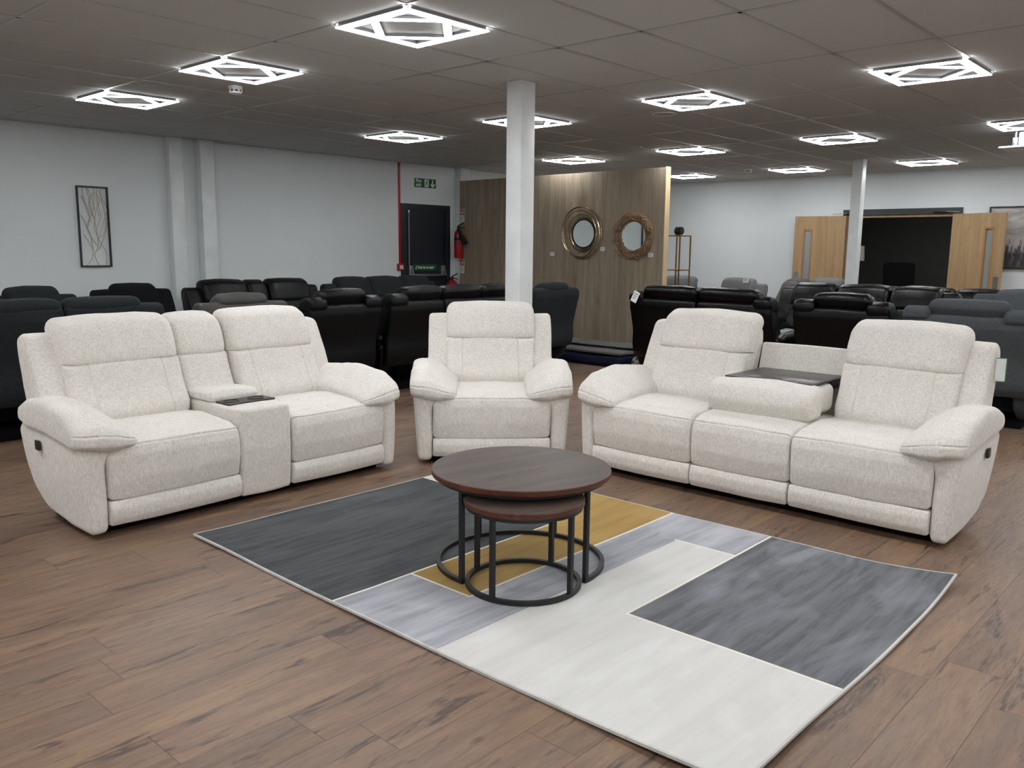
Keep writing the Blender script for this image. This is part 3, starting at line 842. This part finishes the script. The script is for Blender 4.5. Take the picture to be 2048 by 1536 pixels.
def sign(name, label, w, h, y, z, mat, off=.004):
    t = thing(name, label, 'sign'); on_left(t, y, z, off)
    bm = BM(); box(bm, -w / 2, w / 2, -.002, .002, -h / 2, h / 2, .001, 1); obj('board', bm, mat, t, False); return t
RX = (radians(90), 0, 0)
t = sign('fire_exit_sign', 'green fire exit sign with running figure and down arrow above the exit door', .42, .13, 5.61, 2.357, GREEN)
text_mesh('lettering', 'Fire', .068, SIGNW, t, (-.185, -.0026, .008), RX, bold=True); text_mesh('lettering', 'exit', .068, SIGNW, t, (-.185, -.0026, -.048), RX, bold=True)
bm = BM(); flat_poly(bm, [(-.015, -.055), (.065, -.055), (.065, .055), (-.015, .055)], -.0032, -.0021); obj('doorway_pictogram', bm, SIGNW, t, False)
bm = BM()
lathe(bm, [(0, -.0040), (.010, -.0040), (.010, -.0033)], 16, (.034, 0, .038), 'y')
for p, q, w in (((.03, .024), (.018, -.008), .018), ((.028, .022), (.05, .012), .008), ((.024, .02), (.004, .006), .008), ((.02, -.006), (.042, -.018), .010), ((.042, -.018), (.036, -.046), .009), ((.018, -.008), (.006, -.03), .010), ((.006, -.03), (-.012, -.034), .009)):
    bar(bm, (p[0], -.0037, p[1]), (q[0], -.0037, q[1]), .0008, w, (1, 0, 0)) if False else bar(bm, (p[0], -.0037, p[1]), (q[0], -.0037, q[1]), w, .0008, (0, 1, 0))
obj('running_figure', bm, GREEN, t, False)
bm = BM(); bar(bm, (.145, -.003, .05), (.145, -.003, -.035), .02, .0012, (0, 1, 0)); bar(bm, (.145, -.003, -.052), (.105, -.003, -.005), .02, .0012, (0, 1, 0)); bar(bm, (.145, -.003, -.052), (.185, -.003, -.005), .02, .0012, (0, 1, 0)); obj('down_arrow', bm, SIGNW, t, False)
t = sign('push_bar_sign', 'green push bar to open sign on the dark exit door', .44, .085, 5.615, 1.13, GREEN, -.008)
text_mesh('lettering', 'Push bar to open', .052, SIGNW, t, (-.145, -.0026, -.016), RX, bold=True, sx=.86)
bm = BM(); bar(bm, (-.198, -.003, -.004), (-.186, -.003, -.024), .009, .001, (0, 1, 0)); bar(bm, (-.189, -.003, -.024), (-.166, -.003, .026), .009, .001, (0, 1, 0)); obj('tick', bm, SIGNW, t, False)
# red conduit and alarm box
bm = BM(); box(bm, -.016, .016, -.016, 0, 1.19, CEIL - .001, .002, 1); o = obj('fire_alarm_conduit', bm, REDM); on_left(o, 5.108, 0); tag(o, 'red vertical conduit running up the wall beside the exit door', 'conduit')
t = thing('fire_alarm_call_point', 'red break-glass fire alarm box beside the exit door', 'fire alarm'); on_left(t, 5.105, 1.14)
bm = BM(); box(bm, -.05, .05, -.045, 0, -.05, .05, .006); obj('box', bm, REDM, t)
bm = BM(); box(bm, -.026, .032, -.047, -.044, -.026, .022, .001, 1); obj('glass_panel', bm, SIGNW, t, False)
bm = BM(); box(bm, -.014, .02, -.0478, -.0468, -.006, .004); obj('print', bm, PRINTG, t, False)
# extinguishers on the partition beside the pilaster
def ext_sign(label, z):
    t = thing('extinguisher_sign', label, 'sign', (-5.325, PY - .004, z))
    bm = BM(); box(bm, -.042, .042, -.002, .002, -.105, .105, .001, 1); obj('board', bm, SIGNW, t, False)
    bm = BM(); box(bm, -.036, .036, -.003, -.0019, .012, .098); obj('pictogram_panel', bm, SIGNR, t, False)
    bm = BM(); box(bm, -.018, -.002, -.0036, -.0028, .022, .075, .0002, 1); box(bm, -.014, -.006, -.0036, -.0028, .075, .088); bar(bm, (.012, -.0032, .03), (.02, -.0032, .085), .008, .0008, (0, 1, 0)); obj('pictogram', bm, SIGNW, t, False)
    bm = BM()
    for k in range(5): box(bm, -.034, .034 - .01 * (k % 2), -.003, -.0019, -.015 - .018 * k, -.008 - .018 * k)
    obj('print', bm, PRINTG, t, False)
ext_sign('white and red extinguisher sign above the hanging fire extinguisher', 1.90)
ext_sign('white and red extinguisher sign below the hanging fire extinguisher', 1.145)
def extinguisher(label, x, y, z, r, h, horn):
    t = thing('fire_extinguisher', label, 'fire extinguisher', (x, y, z))
    bm = BM(); lathe(bm, [(0, 0), (r * .9, 0), (r, .015), (r, h * .82), (r * .9, h * .9), (r * .55, h * .97), (r * .32, h), (0, h)], 28); obj('cylinder', bm, REDM, t)
    bm = BM(); lathe(bm, [(r + .001, h * .35), (r + .0015, h * .36), (r + .0015, h * .60), (r + .001, h * .61)], 28); obj('label_band', bm, plain('extinguisher_label', (150, 40, 40), .5), t)
    bm = BM(); lathe(bm, [(r + .001, h * .62), (r + .0018, h * .625), (r + .0018, h * .71), (r + .001, h * .715)], 28); obj('black_band', bm, BLACKM, t)
    bm = BM(); lathe(bm, [(.02, h), (.024, h + .03), (.018, h + .05), (0, h + .05)], 16); bar(bm, (0, 0, h + .035), (.14, -.01, h + .015), .022, .01); bar(bm, (0, 0, h + .05), (.13, -.01, h + .10), .022, .01); obj('valve_handle', bm, BLACKM, t)
    if horn:
        bm = BM(); tube(bm, [(.02, -.03, h + .02), (.07, -.05, h - .02), (.10, -.05, h * .8), (.2, -.05, h * .52)], .02, 12, False, [.012, .02, .03, .045]); obj('horn', bm, BLACKM, t)
    else:
        bm = BM(); tube(bm, [(-.02, -.02, h + .02), (-.09, -.03, h + .0), (-.11, -.02, h * .7), (-.1, 0, h * .4)], .012, 8); obj('hose', bm, BLACKM, t)
    return t
extinguisher('red fire extinguisher with black horn hanging beside the exit door', -5.31, 6.08, 1.27, .062, .43, True)
extinguisher('lower red fire extinguisher standing beside the exit door', -5.42, 6.05, .42, .088, .52, False)
bm = BM(); box(bm, -5.54, -5.29, 5.93, 6.17, 0, .42, .01); o = obj('extinguisher_stand', bm, BLACKM); tag(o, 'black stand under the lower fire extinguisher', 'stand')

# ------------------------------------------------------------------ branch wall art
t = thing('wall_art', 'tall black-framed metal branch wall art on the left wall', 'wall art'); on_left(t, .845, 1.60, .004)
bm = BM(); w, h = .162, .425
box(bm, -w, -w + .014, -.03, 0, -h, h); box(bm, w - .014, w, -.03, 0, -h, h); box(bm, -w + .014, w - .014, -.03, 0, h - .014, h); box(bm, -w + .014, w - .014, -.03, 0, -h, -h + .014); obj('frame', bm, BLACKM, t, False)
BR = plain('champagne_metal', (182, 172, 150), .45, .2); rb = random.Random(5)
paths = [[(-.10, -.41), (-.03, -.30), (-.04, -.10), (-.07, .02), (.0, .18), (.02, .41)], [(.03, -.41), (-.01, -.30), (.03, -.2), (.02, 0), (-.02, .2), (-.06, .41)], [(.1, -.41), (.11, -.27), (.05, -.15), (.0, .0), (.02, .15), (-.01, .3), (.01, .36)],
         [(.03, -.25), (.08, -.15), (.13, -.02), (.12, .15), (.09, .3), (.1, .41)], [(.02, -.2), (-.05, -.08), (-.09, .05), (-.13, .12)], [(-.02, -.25), (-.07, -.15), (-.11, -.08)], [(.05, -.1), (.1, .05), (.145, .18), (.1, .3), (.07, .41)], [(-.06, 0), (-.04, .15), (-.09, .3), (-.1, .41)],
         [(-.03, .05), (-.07, .2), (-.11, .32)], [(.03, .0), (.08, .12), (.05, .25), (.05, .41)], [(.04, -.12), (.11, -.05), (.13, .1)], [(0, .1), (-.04, .22), (-.02, .33), (-.05, .41)], [(.06, .12), (.04, .2), (.08, .28), (.04, .36)]]
for pth in paths:
    n = len(pth); pts = []
    for i in range(n - 1):
        p0, p1, p2, p3 = [Vector(pth[max(0, min(n - 1, j))]) for j in (i - 1, i, i + 1, i + 2)]
        for k in range(6):
            s = k / 6; q = .5 * ((2 * p1) + (p2 - p0) * s + (2 * p0 - 5 * p1 + 4 * p2 - p3) * s * s + (3 * p1 - p0 - 3 * p2 + p3) * s ** 3); pts.append((q.x, -.016 + .006 * sin(i + k / 6), q.y))
    pts.append((pth[-1][0], -.016, pth[-1][1]))
    bm = BM(); tube(bm, pts, .0036, 6); obj('branch', bm, BR, t)

# ------------------------------------------------------------------ double doors in the back wall
def leaf(n, hinge, end, flip):
    v = Vector((end[0] - hinge[0], end[1] - hinge[1], 0)); L = .77; ang = math.atan2(v.y, v.x)
    d = bpy.data.objects.new(n, None); COL.objects.link(d); d['kind'] = 'structure'; d.location = (hinge[0], hinge[1], 0); d.rotation_euler = (0, 0, ang)
    s = 1 if flip else -1      # room side in local y
    y0, y1 = (-.044, 0) if not flip else (0, .044)
    g0, g1 = .50, .62; z0, z1 = .82, 1.77
    bm = BM(); box(bm, 0, g0, y0, y1, .008, 1.98); box(bm, g1, L, y0, y1, .008, 1.98); box(bm, g0, g1, y0, y1, .008, z0); box(bm, g0, g1, y0, y1, z1, 1.98); obj('door_leaf', bm, OAKD, d, False)
    bm = BM(); a, b = y0 - .004, y1 + .004
    for q in ((g0 - .012, g0 + .012, z0 - .012, z1 + .012), (g1 - .012, g1 + .012, z0 - .012, z1 + .012), (g0 + .012, g1 - .012, z0 - .012, z0 + .012), (g0 + .012, g1 - .012, z1 - .012, z1 + .012)): box(bm, q[0], q[1], a, b, q[2], q[3])
    obj('glazing_bead', bm, wood('oak_bead', (170, 124, 74), (150, 106, 62), (120, 84, 50), 'Z'), d, False)
    bm = BM(); box(bm, g0, g1, (y0 + y1) / 2 - .004, (y0 + y1) / 2 + .004, z0, z1); obj('glass', bm, GLASS, d, False)
    bm = BM(); yy = y0 - .003 if not flip else y1; box(bm, L - .095, L - .025, yy, yy + .003, .78, 1.10); yy2 = y1 if not flip else y0 - .003; box(bm, L - .095, L - .025, yy2, yy2 + .003, .78, 1.10); obj('push_plate', bm, STEEL, d, False)
leaf('door_2', (-1.21, 10.57), (-1.93, 10.40), True)
leaf('door_3', (.35, 10.57), (1.02, 10.36), False)
bm = BM(); box(bm, -1.27, .45, YB - .03, YB, 1.985, 2.075, .002, 1); struct('trim_2', bm, plain('dark_header', (44, 48, 52), .5))
bm = BM(); box(bm, -1.22, -1.18, YB, YB + .2, 0, 1.985); box(bm, .32, .36, YB, YB + .2, 0, 1.985); box(bm, -1.18, .32, YB, YB + .2, 1.95, 1.985); struct('trim_3', bm, OAKD)
for x, s, lab in ((-1.12, -1, 'steel door closer arm above the left oak door'), (.16, 1, 'steel door closer arm above the right oak door')):
    t = thing('door_closer', lab, 'door closer', (x, YB - .03, 2.02))
    bm = BM(); box(bm, -.1, .1, -.035, 0, -.016, .016, .004); obj('body', bm, BLACKM, t)
    bm = BM(); bar(bm, (s * .08, -.025, -.0), (s * .28, -.10, -.012), .02, .008); obj('arm', bm, STEEL, t, False)
# painting right of the doors
t = thing('painting', 'dark-framed grey landscape painting of trees on the back wall', 'painting', (1.34, YB - .012, 1.64))
def paint_mat():
    t = NT('tree_painting')
    tc = t.n('ShaderNodeTexCoord'); sp = t.n('ShaderNodeSeparateXYZ'); t.l(tc.outputs['Object'], sp.inputs[0]); z = sp.outputs[2]
    sky = t.noise(t.coord(scale=(1, 1, 2.5)), 3.5, 4, .6, .6); tr = t.noise(t.coord(scale=(1, 1, .12)), 34, 4, .65, .4); gr = t.noise(t.coord(scale=(1, 1, .5)), 22, 4, .7)
    col = t.mix(t.ramp(sky, .35, .65), lin((150, 143, 140)), lin((196, 192, 188)))
    band = t.math('MULTIPLY', t.ramp(z, .02, -.06), t.ramp(tr, .44, .56)); col = t.mix(band, col, lin((70, 68, 70)))
    low = t.math('MULTIPLY', t.ramp(z, -.16, -.22), t.ramp(gr, .3, .5, .6, 1)); col = t.mix(low, col, lin((56, 54, 56)))
    t.base(col); t.rough(.7); return t.m
w, h = .52, .41
bm = BM(); box(bm, -w, w, -.012, .012, -h, h); obj('canvas', bm, paint_mat(), t, False)
bm = BM()
for q in ((-w - .022, -w, -h - .022, h + .022), (w, w + .022, -h - .022, h + .022), (-w, w, -h - .022, -h), (-w, w, h, h + .022)): box(bm, q[0], q[1], -.024, .012, q[2], q[3])
obj('frame', bm, plain('dark_frame', (48, 34, 32), .5), t, False)

# ------------------------------------------------------------------ brass shelf behind the partition
t = thing('shelf_unit', 'slim brass-framed shelf unit behind the partition right end', 'shelf', (-2.87, 8.0, 0))
for x in (0, .235):
    for y in (0, .3):
        bm = BM(); bar(bm, (x, y, 0), (x, y, 1.64), .016, .016, (1, 0, 0)); obj('post', bm, GOLD, t, False)
for z in (.16, .64, 1.13, 1.632):
    bm = BM(); box(bm, -.008, .243, -.008, .308, z - .008, z + .008); obj('shelf', bm, GOLD, t, False)
t = thing('ornament', 'black and white coil ornament on top of the brass shelf', 'ornament', (-2.74, 8.1, 1.64))
bm = BM()
for k in range(3): lathe(bm, [(.0, -.0), (.05, .0), (.062, .016), (.05, .032), (0, .032)], 20, (-.03 + .04 * k, 0, .065), 'x')
obj('coil', bm, BLACKM, t)
bm = BM(); lathe(bm, [(0, 0), (.04, 0), (.035, .012), (0, .014)], 20); obj('foot', bm, GOLD, t)
bm = BM(); lathe(bm, [(0, -.062), (.03, -.062), (.045, -.045), (.045, -.03), (0, -.028)], 20, (0, 0, .065), 'x'); obj('end_cap', bm, WHITE, t)

# ------------------------------------------------------------------ folded rugs lying at the partition
def folded(label, prof, x0, x1, mat, sk):
    bm = BM(); pillow(bm, prof, x0, x1, .015, .0, (), .08, .012, lambda x, y, z: (x + sk * (y - 5.4), y, max(.002, z)), nseg=3, freq=2.5)
    o = obj('folded_rug', bm, mat); tag(o, label, 'rug', None); return o
folded('navy folded rug on the floor against the partition, under the grey rugs', [(5.42, .003, .01), (6.10, .003, .02), (6.10, .10, .03), (5.75, .105, .05), (5.45, .09, .04), (5.40, .04, .03)], -3.7, -1.86, NAVY, .15)
folded('grey folded rug lying on the navy rug against the partition', [(5.62, .118, .01), (6.13, .125, .01), (6.13, .175, .02), (5.9, .165, .05), (5.62, .15, .015)], -3.7, -1.98, RUGGREY, .1)
folded('grey folded rug topmost on the pile against the partition', [(5.86, .186, .008), (6.14, .19, .008), (6.14, .225, .015), (6.0, .228, .05), (5.84, .205, .01)], -3.7, -1.93, RUGGREY, .05)
def patt():
    t = NT('black_white_rug_pattern')
    v = t.n('ShaderNodeTexVoronoi'); t.l(t.coord(), v.inputs['Vector']); v.inputs['Scale'].default_value = 22
    t.base(t.mix(t.ramp(v.outputs['Distance'], .3, .45), lin((40, 40, 40)), lin((165, 165, 160)))); t.rough(.95); return t.m
bm = BM(); pillow(bm, [(5.50, .002, .02), (6.08, .002, .02), (6.08, .15, .05), (5.80, .16, .05), (5.52, .13, .05)], -1.735, -1.55, .03, .0, (), .06, .008, nseg=3)
o = obj('folded_rug', bm, patt()); tag(o, 'black and white patterned folded rug beside the navy rug', 'rug')

# ------------------------------------------------------------------ things in the dark room
DARKFILL = emit_mat('added_fill_glow', (1, .98, .95, 1), 80.0)  # glow of an unseen light added to brighten the dark room
t = thing('ceiling_light', 'added unseen round fill light inside the dark room, above the doorway opening', 'ceiling light', (-.6, 12.6, CEIL))
bm = BM(); lathe(bm, [(.2, 0), (.2, -.03), (.17, -.04)], 32); obj('housing', bm, WHITE, t)
bm = BM(); lathe(bm, [(.17, -.04), (.1, -.055), (0, -.06)], 32); obj('diffuser', bm, DARKFILL, t)
t = thing('floor_lamp', 'floor lamp with pale drum shade in the dark room beyond the doors', 'lamp', (-2.17, 13.6, 0))
bm = BM(); lathe(bm, [(0, 0), (.14, 0), (.14, .02), (.015, .03), (.012, 1.3), (0, 1.3)], 24); obj('stand', bm, BLACKM, t)
bm = BM(); lathe(bm, [(.168, 1.265), (.17, 1.265), (.155, 1.545), (.153, 1.545)], 32); obj('lamp_shade', bm, plain('pale_lamp_shade', (200, 196, 186), .8), t)
t = thing('wing_chair', 'dark chair silhouetted in the dark room beyond the doors', 'chair', (-1.17, 13.3, 0), radians(25))
bm = BM(); pillow(bm, [(.0, .40, .04), (.55, .38, .04), (.55, .50, .04), (0, .52, .05)], -.28, .28, .04); obj('seat', bm, BLACKF, t)
bm = BM(); pillow(bm, [(.44, .40, .04), (.66, 1.22, .05), (.58, 1.25, .04), (.36, .5, .06)], -.27, .27, .05); obj('backrest', bm, BLACKF, t)
for s in (-1, 1):
    bm = BM(); pillow(bm, [(.02, .46, .04), (.5, .46, .04), (.56, .86, .05), (.05, .66, .06)], s * .31 - .04, s * .31 + .04, .03); obj('arm', bm, BLACKF, t)
for x in (-.22, .22):
    for y in (.06, .5):
        bm = BM(); tube(bm, [(x, y, .42), (x * 1.1, y, 0)], .018, 8); obj('leg', bm, BLACKM, t)

# things of one kind share a group
GROUPS = {'smoke_detector': 'smoke detectors on the ceiling', 'price_ticket': 'price tickets on the partition', 'pilaster': 'pilasters on the left wall', 'column': 'white columns',
          'extinguisher_sign': 'signs at the fire extinguishers', 'fire_extinguisher': 'fire extinguishers by the exit door', 'folded_rug': 'folded rugs at the partition', 'coffee_table': 'nest of two coffee tables', 'door_closer': 'door closers over the oak doors'}
for o in list(COL.objects):
    if o.parent is None and o.get('label') and o.name.split('.')[0] in GROUPS: o['group'] = GROUPS[o.name.split('.')[0]]
